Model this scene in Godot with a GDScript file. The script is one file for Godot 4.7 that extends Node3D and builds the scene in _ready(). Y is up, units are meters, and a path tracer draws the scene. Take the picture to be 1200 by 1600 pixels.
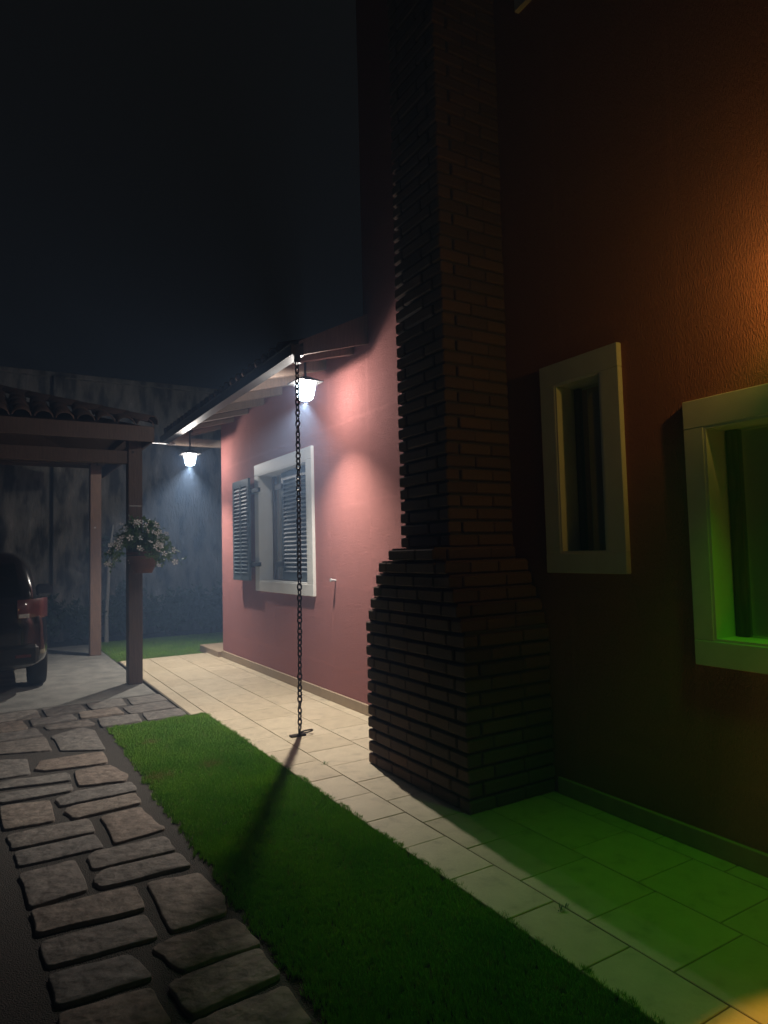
extends Node3D
# Night view along the side of a pink stucco house. Lengths in metres, y up.
# x grows towards the house wall (wall face at WX), -z runs away along the wall.

const WX := 3.12
var rng := RandomNumberGenerator.new()
var M := {}
var taken := {}

# ---------------------------------------------------------------- helpers
func numbered(n: String) -> String:
	var k: int = taken.get(n, -1) + 1
	taken[n] = k
	return n if k == 0 else "%s_%03d" % [n, k]

func tag(o: Node, label := "", category := "", group := "", kind := "") -> Node:
	if label: o.set_meta("label", label)
	if category: o.set_meta("category", category)
	if group: o.set_meta("group", group)
	if kind: o.set_meta("kind", kind)
	return o

func thing(called: String, label: String, category: String, at := Vector3.ZERO, group := "") -> Node3D:
	var o := Node3D.new()
	o.name = numbered(called)
	add_child(o)
	o.position = at
	tag(o, label, category, group)
	return o

func mb() -> SurfaceTool:
	var st := SurfaceTool.new()
	st.begin(Mesh.PRIMITIVE_TRIANGLES)
	st.set_smooth_group(-1)
	return st

func finish(st: SurfaceTool) -> ArrayMesh:
	st.generate_normals()
	return st.commit()

func put(parent: Node, called: String, mesh: Mesh, m: Material, at := Vector3.ZERO, turn := Vector3.ZERO) -> MeshInstance3D:
	var o := MeshInstance3D.new()
	o.mesh = mesh
	o.material_override = m
	o.position = at
	o.rotation = turn
	o.name = numbered(called) if parent == self else called
	parent.add_child(o, true)
	return o

func part(parent: Node, called: String, st: SurfaceTool, m: Material) -> MeshInstance3D:
	return put(parent, called, finish(st), m)

func structure(called: String, st: SurfaceTool, m: Material) -> MeshInstance3D:
	var o := part(self, called, st, m)
	o.set_meta("kind", "structure")
	return o

# a convex face, turned so that it looks away from c
func face(st: SurfaceTool, p: Array, c: Vector3) -> void:
	var mid := Vector3.ZERO
	for q in p: mid += q
	mid /= p.size()
	var n: Vector3 = (p[1] - p[0]).cross(p[2] - p[0])
	var out := n.dot(mid - c) > 0.0
	for i in range(1, p.size() - 1):
		st.add_vertex(p[0])
		if out:
			st.add_vertex(p[i + 1]); st.add_vertex(p[i])
		else:
			st.add_vertex(p[i]); st.add_vertex(p[i + 1])

func box(st: SurfaceTool, a: Vector3, b: Vector3, ch := 0.0, t := Transform3D.IDENTITY) -> void:
	var lo := Vector3(minf(a.x, b.x), minf(a.y, b.y), minf(a.z, b.z))
	var hi := Vector3(maxf(a.x, b.x), maxf(a.y, b.y), maxf(a.z, b.z))
	var c := (lo + hi) / 2.0
	var h := (hi - lo) / 2.0
	var cc := t * c
	ch = minf(ch, minf(h.x, minf(h.y, h.z)) * 0.8)
	var P := func(s: Vector3, keep: int) -> Vector3:
		var k := h - Vector3.ONE * ch
		k[keep] = h[keep]
		return t * (c + s * k)
	for ax in 3:
		var u := (ax + 1) % 3
		var v := (ax + 2) % 3
		for s in [-1.0, 1.0]:
			var q := []
			for e in [[-1.0, -1.0], [1.0, -1.0], [1.0, 1.0], [-1.0, 1.0]]:
				var sg := Vector3.ZERO
				sg[ax] = s; sg[u] = e[0]; sg[v] = e[1]
				q.append(P.call(sg, ax))
			face(st, q, cc)
		if ch > 0.0:
			for su in [-1.0, 1.0]:
				for sv in [-1.0, 1.0]:
					var s0 := Vector3.ZERO
					s0[u] = su; s0[v] = sv
					var s1 := s0
					s0[ax] = -1.0; s1[ax] = 1.0
					face(st, [P.call(s0, u), P.call(s1, u), P.call(s1, v), P.call(s0, v)], cc)
	if ch > 0.0:
		for sx in [-1.0, 1.0]:
			for sy in [-1.0, 1.0]:
				for sz in [-1.0, 1.0]:
					var s := Vector3(sx, sy, sz)
					face(st, [P.call(s, 0), P.call(s, 1), P.call(s, 2)], cc)

func boxed(parent: Node, called: String, a: Vector3, b: Vector3, m: Material, ch := 0.0) -> MeshInstance3D:
	var st := mb()
	box(st, a, b, ch)
	return part(parent, called, st, m)

# tube along points; radii a number or one for each point; closed joins the ends
func tube(st: SurfaceTool, pts: Array, radii: Variant, seg := 8, closed := false) -> void:
	st.set_smooth_group(0)
	var n := pts.size()
	var rings := []
	var side := Vector3.ZERO
	for i in n:
		var a: Vector3 = pts[(i - 1 + n) % n] if closed or i > 0 else pts[i]
		var b: Vector3 = pts[(i + 1) % n] if closed or i < n - 1 else pts[i]
		var d := (b - a).normalized()
		if side == Vector3.ZERO:
			side = d.cross(Vector3.UP if absf(d.y) < 0.9 else Vector3.RIGHT).normalized()
		side = (side - d * side.dot(d)).normalized()
		var up := d.cross(side)
		var r: float = radii[i] if radii is Array else radii
		var ring := []
		for k in seg:
			var w := TAU * k / seg
			ring.append(pts[i] + (side * cos(w) + up * sin(w)) * r)
		rings.append(ring)
	for i in (n if closed else n - 1):
		var j := (i + 1) % n
		var c: Vector3 = (pts[i] + pts[j]) / 2.0
		for k in seg:
			var l := (k + 1) % seg
			face(st, [rings[i][k], rings[i][l], rings[j][l], rings[j][k]], c)
	if not closed:
		st.set_smooth_group(-1)
		face(st, rings[0], pts[1])
		face(st, rings[n - 1], pts[n - 2])

# profile of [radius, height] turned round the y axis at c
func lathe(st: SurfaceTool, prof: Array, seg: int, c := Vector3.ZERO) -> void:
	st.set_smooth_group(0)
	for i in prof.size() - 1:
		var a: Array = prof[i]
		var b: Array = prof[i + 1]
		for k in seg:
			var w := TAU * k / seg
			var v := TAU * (k + 1) / seg
			var p0 := c + Vector3(cos(w) * a[0], a[1], sin(w) * a[0])
			var p1 := c + Vector3(cos(v) * a[0], a[1], sin(v) * a[0])
			var p2 := c + Vector3(cos(v) * b[0], b[1], sin(v) * b[0])
			var p3 := c + Vector3(cos(w) * b[0], b[1], sin(w) * b[0])
			# outward: left of the walk along the profile
			for q in [[p0, p1, p2], [p0, p2, p3]]:
				if (q[1] - q[0]).cross(q[2] - q[0]).length() > 1e-9:
					st.add_vertex(q[0]); st.add_vertex(q[1]); st.add_vertex(q[2])

func noise_image(seed_: int, freq: float, w := 512, h := 512, octaves := 4, kind := FastNoiseLite.TYPE_SIMPLEX_SMOOTH) -> Image:
	var n := FastNoiseLite.new()
	n.seed = seed_
	n.frequency = freq
	n.noise_type = kind
	n.fractal_octaves = octaves
	return n.get_seamless_image(w, h)

func ramp_texture(im: Image, stops: Array) -> ImageTexture:
	# stops: linear colours at even steps; written as sRGB
	var lut := []
	for i in 256:
		var f := i / 255.0 * (stops.size() - 1)
		var k := mini(int(f), stops.size() - 2)
		lut.append((stops[k] as Color).lerp(stops[k + 1], f - k).linear_to_srgb())
	var out := Image.create(im.get_width(), im.get_height(), true, Image.FORMAT_RGB8)
	for y in im.get_height():
		for x in im.get_width():
			out.set_pixel(x, y, lut[clampi(int(im.get_pixel(x, y).r * 255.0), 0, 255)])
	return ImageTexture.create_from_image(out)

func flat(c: Color, rough := 0.8, metal := 0.0) -> StandardMaterial3D:
	var m := StandardMaterial3D.new()
	m.albedo_color = c.linear_to_srgb()
	m.roughness = rough
	m.metallic = metal
	return m

func grained(stops: Array, im: Image, per_metre: float, rough := 0.85, bump: Image = null, bump_cm := 0.0, stretch := Vector3.ONE) -> StandardMaterial3D:
	var m := StandardMaterial3D.new()
	m.albedo_texture = ramp_texture(im, stops)
	m.roughness = rough
	m.uv1_triplanar = true
	m.uv1_world_triplanar = true
	m.uv1_scale = stretch * per_metre
	if bump:
		m.heightmap_enabled = true
		m.heightmap_texture = ImageTexture.create_from_image(bump)
		m.heightmap_scale = bump_cm
	return m

# ---------------------------------------------------------------- scene
func _ready() -> void:
	rng.seed = 4711
	setup_view()
	setup_materials()
	build_ground()
	build_house()
	build_chimney()
	build_carport()
	build_boundary_wall()
	build_lantern(Vector3(2.65, 3.03, -5.84), 3.44, "square glass lantern glowing white under the eave beside the hanging chain")
	build_lantern(Vector3(2.60, 2.90, -9.93), 3.43, "smaller looking far glass lantern glowing white near the far corner of the pink wall")
	build_sconce()
	build_chain()
	build_car()
	build_flowers()
	build_plants()
	build_grass()

func setup_view() -> void:
	var yaw := 0.5405956
	var pitch := 0.0602829
	var roll := -0.0248901
	var f := Vector3(sin(yaw), 0, -cos(yaw))
	var r := Vector3(cos(yaw), 0, sin(yaw))
	var fw := f * cos(pitch) + Vector3.UP * sin(pitch)
	var up := Vector3.UP * cos(pitch) - f * sin(pitch)
	var right := r * cos(roll) + up * sin(roll)
	var up2 := up * cos(roll) - r * sin(roll)
	var cam := Camera3D.new()
	cam.name = "camera"
	cam.fov = 75.34
	cam.near = 0.05
	cam.far = 400.0
	cam.transform = Transform3D(Basis(right, up2, -fw), Vector3(0, 1.54, 0))
	add_child(cam)
	cam.current = true

	var sky := ProceduralSkyMaterial.new()
	sky.sky_top_color = Color(0.0040, 0.0042, 0.0044).linear_to_srgb()
	sky.sky_horizon_color = Color(0.0060, 0.0064, 0.0070).linear_to_srgb()
	sky.ground_bottom_color = Color(0.003, 0.003, 0.003).linear_to_srgb()
	sky.ground_horizon_color = Color(0.0060, 0.0064, 0.0070).linear_to_srgb()
	sky.sky_curve = 0.2
	sky.sun_angle_max = 0.0
	var env := Environment.new()
	env.background_mode = Environment.BG_SKY
	env.sky = Sky.new()
	env.sky.sky_material = sky
	env.tonemap_mode = Environment.TONE_MAPPER_LINEAR
	env.tonemap_exposure = 1.0
	env.sdfgi_enabled = true
	env.ssao_enabled = true
	env.ssil_enabled = true
	env.fog_enabled = true
	env.fog_density = 0.034
	env.fog_light_color = Color(0.66, 0.80, 1.0)
	var we := WorldEnvironment.new()
	we.name = "environment"
	we.environment = env
	add_child(we)

func setup_materials() -> void:
	var soft := noise_image(1, 0.012)
	var fine := noise_image(2, 0.06)
	var grit := noise_image(3, 0.25, 512, 512, 3)
	var cell := noise_image(4, 0.05, 512, 512, 3, FastNoiseLite.TYPE_CELLULAR)
	# scratched stucco: noise drawn out downwards, with grit over it
	var scratch := noise_image(5, 0.10, 1024, 256, 4)
	scratch.resize(1024, 1024, Image.INTERPOLATE_CUBIC)
	var gr := noise_image(6, 0.16, 1024, 1024, 3)
	scratch.convert(Image.FORMAT_RGB8)
	gr.convert(Image.FORMAT_RGB8)
	for y in 1024:
		for x in 1024:
			var v := scratch.get_pixel(x, y).r * 0.55 + gr.get_pixel(x, y).r * 0.45
			scratch.set_pixel(x, y, Color(v, v, v))
	M.stucco = grained([Color(0.35, 0.125, 0.113), Color(0.43, 0.16, 0.145), Color(0.50, 0.20, 0.182)], scratch, 1.2, 0.92, scratch, 2.0)
	M.brick = []
	for c in [Color(0.13, 0.08, 0.06), Color(0.15, 0.09, 0.066), Color(0.11, 0.07, 0.056), Color(0.14, 0.09, 0.072)]:
		M.brick.append(grained([c * 0.7, c, c * 1.25], fine, 2.2, 0.92, grit, 0.35))
	M.mortar = grained([Color(0.06, 0.055, 0.05), Color(0.1, 0.09, 0.08)], grit, 1.0, 0.95, grit, 0.3)
	M.tile = []
	for c in [Color(0.58, 0.49, 0.345), Color(0.61, 0.52, 0.37), Color(0.55, 0.465, 0.325), Color(0.59, 0.505, 0.36)]:
		M.tile.append(grained([c * 0.72, c * 0.95, c, c * 1.06], noise_image(41 + M.tile.size(), 0.014, 512, 512, 6), 0.9, 0.62, fine, 0.08))
	M.plinth = grained([Color(0.36, 0.27, 0.18), Color(0.44, 0.34, 0.235)], soft, 1.2, 0.7, fine, 0.05)
	M.stone = []
	for c in [Color(0.20, 0.18, 0.16), Color(0.23, 0.195, 0.165), Color(0.185, 0.172, 0.158), Color(0.225, 0.185, 0.155), Color(0.20, 0.188, 0.172)]:
		M.stone.append(grained([c * 0.6, c, c * 1.45], noise_image(31 + M.stone.size(), 0.03, 256, 256, 5), 1.3, 0.85, noise_image(51 + M.stone.size(), 0.04, 256, 256, 5), 0.9))
	M.soil = grained([Color(0.030, 0.024, 0.018), Color(0.06, 0.05, 0.038)], fine, 1.0, 0.95, grit, 1.0)
	M.joint = grained([Color(0.05, 0.047, 0.042), Color(0.11, 0.10, 0.088)], grit, 1.0, 0.95, grit, 0.8)
	M.grout = grained([Color(0.13, 0.115, 0.09), Color(0.20, 0.18, 0.145)], grit, 1.0, 0.95)
	M.concrete = grained([Color(0.15, 0.15, 0.14), Color(0.23, 0.228, 0.21), Color(0.29, 0.285, 0.265)], soft, 0.5, 0.75, fine, 0.15)
	M.oldwall = grained([Color(0.05, 0.05, 0.046), Color(0.10, 0.10, 0.09), Color(0.28, 0.275, 0.25), Color(0.36, 0.35, 0.32), Color(0.60, 0.59, 0.55)], noise_image(8, 0.012, 512, 512, 6), 0.30, 0.95, fine, 1.2, Vector3(1.8, 0.6, 1.8))
	var rings := noise_image(9, 0.07, 512, 32, 4)
	rings.resize(512, 512, Image.INTERPOLATE_CUBIC)
	M.wood = grained([Color(0.06, 0.038, 0.029), Color(0.10, 0.066, 0.052), Color(0.14, 0.094, 0.076)], rings, 1.4, 0.6, rings, 0.12)
	M.wood_pale = grained([Color(0.11, 0.065, 0.043), Color(0.19, 0.11, 0.072), Color(0.25, 0.155, 0.105)], rings, 1.7, 0.6, rings, 0.12)
	M.rooftile = []
	for c in [Color(0.10, 0.062, 0.048), Color(0.085, 0.055, 0.044), Color(0.12, 0.075, 0.058)]:
		M.rooftile.append(grained([c * 0.5, c, c * 1.2], fine, 1.0, 0.9, grit, 0.2))
	M.white = grained([Color(0.66, 0.66, 0.63), Color(0.74, 0.74, 0.71)], soft, 0.9, 0.55, fine, 0.03)
	M.slate = grained([Color(0.075, 0.105, 0.125), Color(0.10, 0.135, 0.155)], fine, 1.0, 0.42)
	M.metal = flat(Color(0.022, 0.022, 0.022), 0.65, 0.0)
	M.iron = grained([Color(0.03, 0.022, 0.018), Color(0.06, 0.042, 0.032)], grit, 4.0, 0.5)
	M.iron.metallic = 0.6
	M.gutter = flat(Color(0.09, 0.09, 0.09), 0.5, 0.0)
	M.lip = flat(Color(0.55, 0.57, 0.58), 0.35, 0.2)
	M.soffit = grained([Color(0.20, 0.15, 0.12), Color(0.30, 0.235, 0.19)], rings, 1.3, 0.7)
	M.plaster = flat(Color(0.55, 0.52, 0.46), 0.9)
	M.pane = flat(Color(0.9, 0.95, 0.93), 0.05)
	M.pane.transparency = BaseMaterial3D.TRANSPARENCY_ALPHA
	M.pane.albedo_color.a = 0.1
	M.glow = flat(Color(0.9, 0.95, 1.0), 0.3)
	M.glow.emission_enabled = true
	M.glow.emission = Color(0.86, 0.95, 1.0)
	M.glow.emission_energy_multiplier = 9.0
	M.terracotta = grained([Color(0.11, 0.05, 0.035), Color(0.16, 0.075, 0.05)], fine, 2.0, 0.85)
	M.leaf = []
	for c in [Color(0.08, 0.17, 0.06), Color(0.10, 0.20, 0.07), Color(0.06, 0.135, 0.045)]:
		var l := flat(c, 0.5)
		l.backlight_enabled = true
		l.backlight = Color(0.25, 0.35, 0.12)
		M.leaf.append(l)
	M.darkleaf = flat(Color(0.05, 0.095, 0.035), 0.55)
	M.petal = flat(Color(0.82, 0.82, 0.80), 0.6)
	M.petal.backlight_enabled = true
	M.petal.backlight = Color(0.4, 0.4, 0.4)
	M.stem = flat(Color(0.09, 0.07, 0.045), 0.85)
	M.bark_pale = grained([Color(0.5, 0.49, 0.45), Color(0.68, 0.67, 0.62)], fine, 2.0, 0.85)

# ---------------------------------------------------------------- ground
func slab_poly(st: SurfaceTool, poly: Array, y0: float, y1: float, bevel: float, bump: float) -> void:
	# flat irregular stone: outline, rounded rim, crown of small facets
	var c := Vector2.ZERO
	for q in poly: c += q
	c /= poly.size()
	var rings := []
	for step in [[0.0, y0], [0.0, y1 - bevel], [0.45, y1 - bevel * 0.3], [1.3, y1]]:
		var ring := []
		for i in poly.size():
			var q: Vector2 = poly[i]
			var d := (c - q).normalized()
			var jit := rng.randf_range(-bump, bump) if step[0] > 1.0 else 0.0
			ring.append(Vector3(q.x + d.x * bevel * step[0], step[1] + jit, q.y + d.y * bevel * step[0]))
		rings.append(ring)
	st.set_smooth_group(0)
	var mid := Vector3(c.x, (y0 + y1) / 2 - 0.3, c.y)
	for k in rings.size() - 1:
		for i in poly.size():
			var j := (i + 1) % poly.size()
			face(st, [rings[k][i], rings[k][j], rings[k + 1][j], rings[k + 1][i]], mid)
	var inner := []
	for i in poly.size():
		var q: Vector3 = rings[3][i]
		inner.append(Vector3(lerpf(q.x, c.x, 0.5), y1 + rng.randf_range(-bump, bump), lerpf(q.z, c.y, 0.5)))
	for i in poly.size():
		var j := (i + 1) % poly.size()
		face(st, [rings[3][i], rings[3][j], inner[j], inner[i]], mid)
		face(st, [inner[i], inner[j], Vector3(c.x, y1, c.y)], mid)

func roughen(poly: Array) -> Array:
	# rounded corners and a hand-split outline
	var out := []
	var n := poly.size()
	for i in n:
		var a: Vector2 = poly[(i - 1 + n) % n]
		var b: Vector2 = poly[i]
		var c: Vector2 = poly[(i + 1) % n]
		var ra := minf(0.024, a.distance_to(b) * 0.3)
		var rc := minf(0.024, c.distance_to(b) * 0.3)
		var p := b + (a - b).normalized() * ra
		var q := b + (c - b).normalized() * rc
		out.append(p)
		out.append(p.lerp(q, 0.5).lerp(b, 0.45))
		out.append(q)
		var e := c + (b - c).normalized() * rc
		var w := (e - q).orthogonal().normalized()
		for t in [0.3, 0.68]:
			out.append(q.lerp(e, t) + w * rng.randf_range(-0.007, 0.007))
	return out

func build_ground() -> void:
	var st := mb()
	box(st, Vector3(-120, -0.5, -120), Vector3(120, -0.06, 120))
	structure("ground", st, M.soil)
	# concrete floor of the carport
	st = mb()
	box(st, Vector3(-7, -0.055, -13.2), Vector3(1.68, 0.0, -7.93), 0.008)
	structure("concrete_floor", st, M.concrete)
	# tiled walkway: bed, then every tile
	st = mb()
	box(st, Vector3(1.873, -0.055, -10.72), Vector3(3.1, -0.006, 3.0))
	box(st, Vector3(1.72, -0.055, -10.72), Vector3(1.8725, -0.006, -6.66))
	var walk := structure("walkway", st, M.grout)
	var cols := [[1.875, 2.142, 0.0], [2.148, 2.575, 0.187], [2.581, 2.99, 0.09], [2.996, 3.115, 0.25]]
	for c in cols:
		var z: float = 2.6 + c[2]
		var cx: float = (c[0] + c[1]) / 2
		while z > -10.7:
			var za := maxf(z - 0.401 + 0.006, -10.71)
			if z - za > 0.05:
				st = mb()
				box(st, Vector3(c[0] - cx, -0.03, za - (z + za) / 2), Vector3(c[1] - cx, 0.0, z - (z + za) / 2), 0.0025)
				put(walk, "tile", finish(st), M.tile[rng.randi() % 4], Vector3(cx, rng.randf_range(-0.001, 0.001), (z + za) / 2), Vector3(rng.randf_range(-0.002, 0.002), 0, rng.randf_range(-0.002, 0.002)))
			z -= 0.401
	var zf := -6.67
	while zf > -10.7:
		st = mb()
		box(st, Vector3(1.735, -0.03, maxf(zf - 0.395, -10.71)), Vector3(1.869, 0.0, zf), 0.003)
		put(walk, "tile", finish(st), M.tile[rng.randi() % 4])
		zf -= 0.401
	# raised slab behind the far corner of the house
	st = mb()
	box(st, Vector3(3.05, -0.055, -11.12), Vector3(6.5, 0.085, -10.1), 0.006)
	structure("terrace_step", st, M.plinth)
	# path of split stones
	st = mb()
	box(st, Vector3(0.0, -0.055, -7.92), Vector3(0.96, -0.018, 3.0))
	box(st, Vector3(0.961, -0.055, -7.92), Vector3(1.715, -0.018, -6.66))
	var path := structure("stone_path", st, M.joint)
	var S := [
		[[0.49,-6.67],[0.74,-6.83],[0.84,-6.64],[0.83,-5.94],[0.52,-6.12],[0.51,-6.46]],
		[[0.11,-6.64],[0.47,-6.63],[0.49,-6.18],[0.11,-6.32]],
		[[0.11,-6.07],[0.29,-5.96],[0.29,-5.60],[0.10,-5.61]],
		[[0.37,-5.84],[0.80,-5.82],[0.79,-5.49],[0.39,-5.55],[0.32,-5.63]],
		[[0.10,-5.49],[0.20,-5.52],[0.52,-5.46],[0.53,-5.22],[0.09,-5.31]],
		[[0.57,-5.43],[0.79,-5.43],[0.87,-5.12],[0.83,-4.99],[0.56,-5.07]],
		[[0.09,-5.24],[0.51,-5.17],[0.50,-5.00],[0.12,-5.01],[0.09,-5.06]],
		[[0.41,-4.90],[0.54,-4.98],[0.86,-4.96],[0.86,-4.77],[0.43,-4.75]],
		[[0.11,-4.94],[0.35,-4.88],[0.35,-4.53],[0.12,-4.55]],
		[[0.44,-4.61],[0.49,-4.67],[0.84,-4.69],[0.84,-4.52],[0.48,-4.48]],
		[[0.13,-4.40],[0.52,-4.40],[0.53,-4.22],[0.15,-4.23]],
		[[0.62,-4.39],[0.82,-4.41],[0.85,-4.15],[0.88,-4.03],[0.63,-3.98]],
		[[0.16,-4.13],[0.52,-4.13],[0.54,-3.96],[0.17,-3.97]],
		[[0.48,-3.85],[0.52,-3.90],[0.85,-3.89],[0.86,-3.69],[0.49,-3.70]],
		[[0.17,-3.82],[0.39,-3.84],[0.41,-3.50],[0.20,-3.47]],
		[[0.47,-3.58],[0.53,-3.66],[0.86,-3.64],[0.88,-3.46],[0.49,-3.48]],
		[[0.20,-3.42],[0.60,-3.39],[0.60,-3.18],[0.21,-3.22]],
		[[0.69,-3.38],[0.89,-3.34],[0.93,-3.10],[0.89,-2.95],[0.69,-2.94]],
		[[0.22,-3.12],[0.59,-3.10],[0.60,-2.91],[0.23,-2.94]],
		[[0.56,-2.83],[0.65,-2.86],[0.91,-2.86],[0.94,-2.64],[0.63,-2.64]],
		[[0.23,-2.87],[0.51,-2.84],[0.56,-2.65],[0.24,-2.67]],
		[[0.57,-2.55],[0.65,-2.57],[0.92,-2.58],[0.93,-2.42],[0.60,-2.38]],
		[[0.24,-2.61],[0.53,-2.58],[0.55,-2.38],[0.26,-2.42]],
		[[0.61,-2.29],[0.75,-2.30],[0.92,-2.30],[0.92,-2.11],[0.62,-2.13]],
		# apron between the lawn and the concrete floor
		[[0.07,-6.98],[0.40,-7.00],[0.44,-6.74],[0.10,-6.72]],
		[[0.48,-7.08],[0.86,-7.12],[0.90,-6.84],[0.80,-6.80],[0.50,-6.88]],
		[[0.94,-7.05],[1.30,-7.02],[1.28,-6.74],[0.93,-6.72]],
		[[1.36,-7.03],[1.69,-7.00],[1.69,-6.74],[1.34,-6.73]],
		[[0.07,-7.40],[0.30,-7.42],[0.33,-7.08],[0.08,-7.06]],
		[[0.39,-7.44],[0.74,-7.42],[0.76,-7.20],[0.40,-7.16]],
		[[0.83,-7.45],[1.16,-7.46],[1.18,-7.14],[0.82,-7.18]],
		[[1.25,-7.42],[1.66,-7.46],[1.68,-7.12],[1.27,-7.10]],
		[[0.06,-7.85],[0.44,-7.86],[0.46,-7.52],[0.06,-7.49]],
		[[0.53,-7.88],[0.86,-7.86],[0.88,-7.53],[0.55,-7.50]],
		[[0.95,-7.86],[1.28,-7.88],[1.27,-7.54],[0.97,-7.55]],
		[[1.37,-7.86],[1.68,-7.87],[1.69,-7.53],[1.36,-7.52]],
	]
	var z0 := -2.05
	while z0 < 2.6:
		var d := rng.randf_range(0.2, 0.36)
		var s := rng.randf_range(0.45, 0.66)
		S.append([[0.15, z0], [s - 0.04, z0 + 0.01], [s - 0.04, z0 + d - 0.05], [0.16, z0 + d - 0.05]])
		S.append([[s + 0.04, z0 + 0.02], [0.93, z0], [0.92, z0 + d - 0.04], [s + 0.05, z0 + d - 0.05]])
		z0 += d
	var rects := []
	for s in S:
		var rc := Rect2(s[0][0], s[0][1], 0, 0)
		for q in s: rc = rc.expand(Vector2(q[0], q[1]))
		rects.append(rc)
	for i in S.size():
		# grow each stone towards its neighbours until a joint of about 25 mm is left
		var me: Rect2 = rects[i]
		var room := [0.03, 0.03, 0.02, 0.02]   # -z, +z, -x, +x
		for j in S.size():
			if j == i: continue
			var o: Rect2 = rects[j]
			var ox := minf(me.end.x, o.end.x) - maxf(me.position.x, o.position.x)
			var oz := minf(me.end.y, o.end.y) - maxf(me.position.y, o.position.y)
			if ox > 0.04:
				if o.end.y <= me.position.y + 0.05: room[0] = minf(room[0], (me.position.y - o.end.y - 0.026) / 2)
				if o.position.y >= me.end.y - 0.05: room[1] = minf(room[1], (o.position.y - me.end.y - 0.026) / 2)
			if oz > 0.04:
				if o.end.x <= me.position.x + 0.05: room[2] = minf(room[2], (me.position.x - o.end.x - 0.026) / 2)
				if o.position.x >= me.end.x - 0.05: room[3] = minf(room[3], (o.position.x - me.end.x - 0.026) / 2)
		var poly := []
		var mid := me.get_center()
		for q in S[i]:
			poly.append(Vector2(q[0] + (room[3] if q[0] > mid.x else -room[2]), q[1] + (room[1] if q[1] > mid.y else -room[0])))
		st = mb()
		slab_poly(st, roughen(poly), -0.05, rng.randf_range(-0.004, 0.004), 0.006, 0.002)
		put(path, "stone", finish(st), M.stone[rng.randi() % 5])
	# soil under the three pieces of lawn
	st = mb()
	box(st, Vector3(0.95, -0.055, -6.659), Vector3(1.872, -0.019, 3.0))
	box(st, Vector3(-7, -0.055, -7.92), Vector3(-0.0005, -0.02, 3.0))
	box(st, Vector3(1.7, -0.055, -13.6), Vector3(3.0, -0.02, -10.73))
	box(st, Vector3(3.001, -0.055, -13.6), Vector3(6.5, -0.02, -11.13))
	structure("lawn_soil", st, M.soil)

# ---------------------------------------------------------------- house
func wall_x(st: SurfaceTool, z0: float, z1: float, y0: float, y1: float, holes: Array, thick: float) -> void:
	# a wall standing on the plane x = WX, its body towards +x, with rectangular openings [za, zb, ya, yb]
	var zs := [z0, z1]
	var ys := [y0, y1]
	for h in holes:
		zs.append_array([h[0], h[1]])
		ys.append_array([h[2], h[3]])
	zs.sort(); ys.sort()
	var inside := Vector3(WX + thick / 2, 0, 0)
	for i in zs.size() - 1:
		for j in ys.size() - 1:
			if zs[i + 1] - zs[i] < 1e-5 or ys[j + 1] - ys[j] < 1e-5: continue
			var zm: float = (zs[i] + zs[i + 1]) / 2
			var ym: float = (ys[j] + ys[j + 1]) / 2
			var open := false
			for h in holes:
				if zm > h[0] and zm < h[1] and ym > h[2] and ym < h[3]: open = true
			if open: continue
			for x in [WX, WX + thick]:
				face(st, [Vector3(x, ys[j], zs[i]), Vector3(x, ys[j], zs[i + 1]), Vector3(x, ys[j + 1], zs[i + 1]), Vector3(x, ys[j + 1], zs[i])], Vector3(inside.x, ym, zm))
	var X := WX + thick
	for h in holes:
		var far := Vector3(inside.x, (h[2] + h[3]) / 2, (h[0] + h[1]) / 2)
		for e in [[h[0], h[2], h[0], h[3]], [h[1], h[2], h[1], h[3]], [h[0], h[2], h[1], h[2]], [h[0], h[3], h[1], h[3]]]:
			var q := [Vector3(WX, e[1], e[0]), Vector3(X, e[1], e[0]), Vector3(X, e[3], e[2]), Vector3(WX, e[3], e[2])]
			var mid: Vector3 = (q[0] + q[2]) / 2
			face(st, q, mid + (mid - far))
	for e in [[z0, y0, z0, y1], [z1, y0, z1, y1], [z0, y1, z1, y1]]:
		face(st, [Vector3(WX, e[1], e[0]), Vector3(X, e[1], e[0]), Vector3(X, e[3], e[2]), Vector3(WX, e[3], e[2])], Vector3(inside.x, (y0 + y1) / 2, (z0 + z1) / 2))

func surround(called: String, o: Array, i: Array, parent: Node, proud: float, depth: float) -> MeshInstance3D:
	# white band round an opening: o outer, i inner [za, zb, ya, yb]; it lines the reveal to the given depth
	var st := mb()
	var xa := WX - proud
	box(st, Vector3(xa, o[2], o[0]), Vector3(WX + 0.004, i[2], o[1]), 0.004)
	box(st, Vector3(xa, i[3], o[0]), Vector3(WX + 0.004, o[3], o[1]), 0.004)
	box(st, Vector3(xa + 0.0015, i[2], o[0]), Vector3(WX + 0.004, i[3], i[0]), 0.004)
	box(st, Vector3(xa + 0.0015, i[2], i[1]), Vector3(WX + 0.004, i[3], o[1]), 0.004)
	var w := part(parent, called, st, M.white)
	st = mb()
	var t := 0.012
	box(st, Vector3(xa + 0.004, i[2] + t, i[0] - 0.002), Vector3(WX + depth, i[3] - t, i[0] + t))
	box(st, Vector3(xa + 0.004, i[2] + t, i[1] - t), Vector3(WX + depth, i[3] - t, i[1] + 0.002))
	box(st, Vector3(xa + 0.004, i[3] - t, i[0] - 0.002), Vector3(WX + depth, i[3] + 0.002, i[1] + 0.002))
	part(w, "reveal", st, M.white)
	st = mb()
	box(st, Vector3(xa + 0.004, i[2] - 0.002, i[0] - 0.002), Vector3(WX + depth, i[2] + t, i[1] + 0.002))
	part(w, "sill", st, M.white)
	return w

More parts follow.
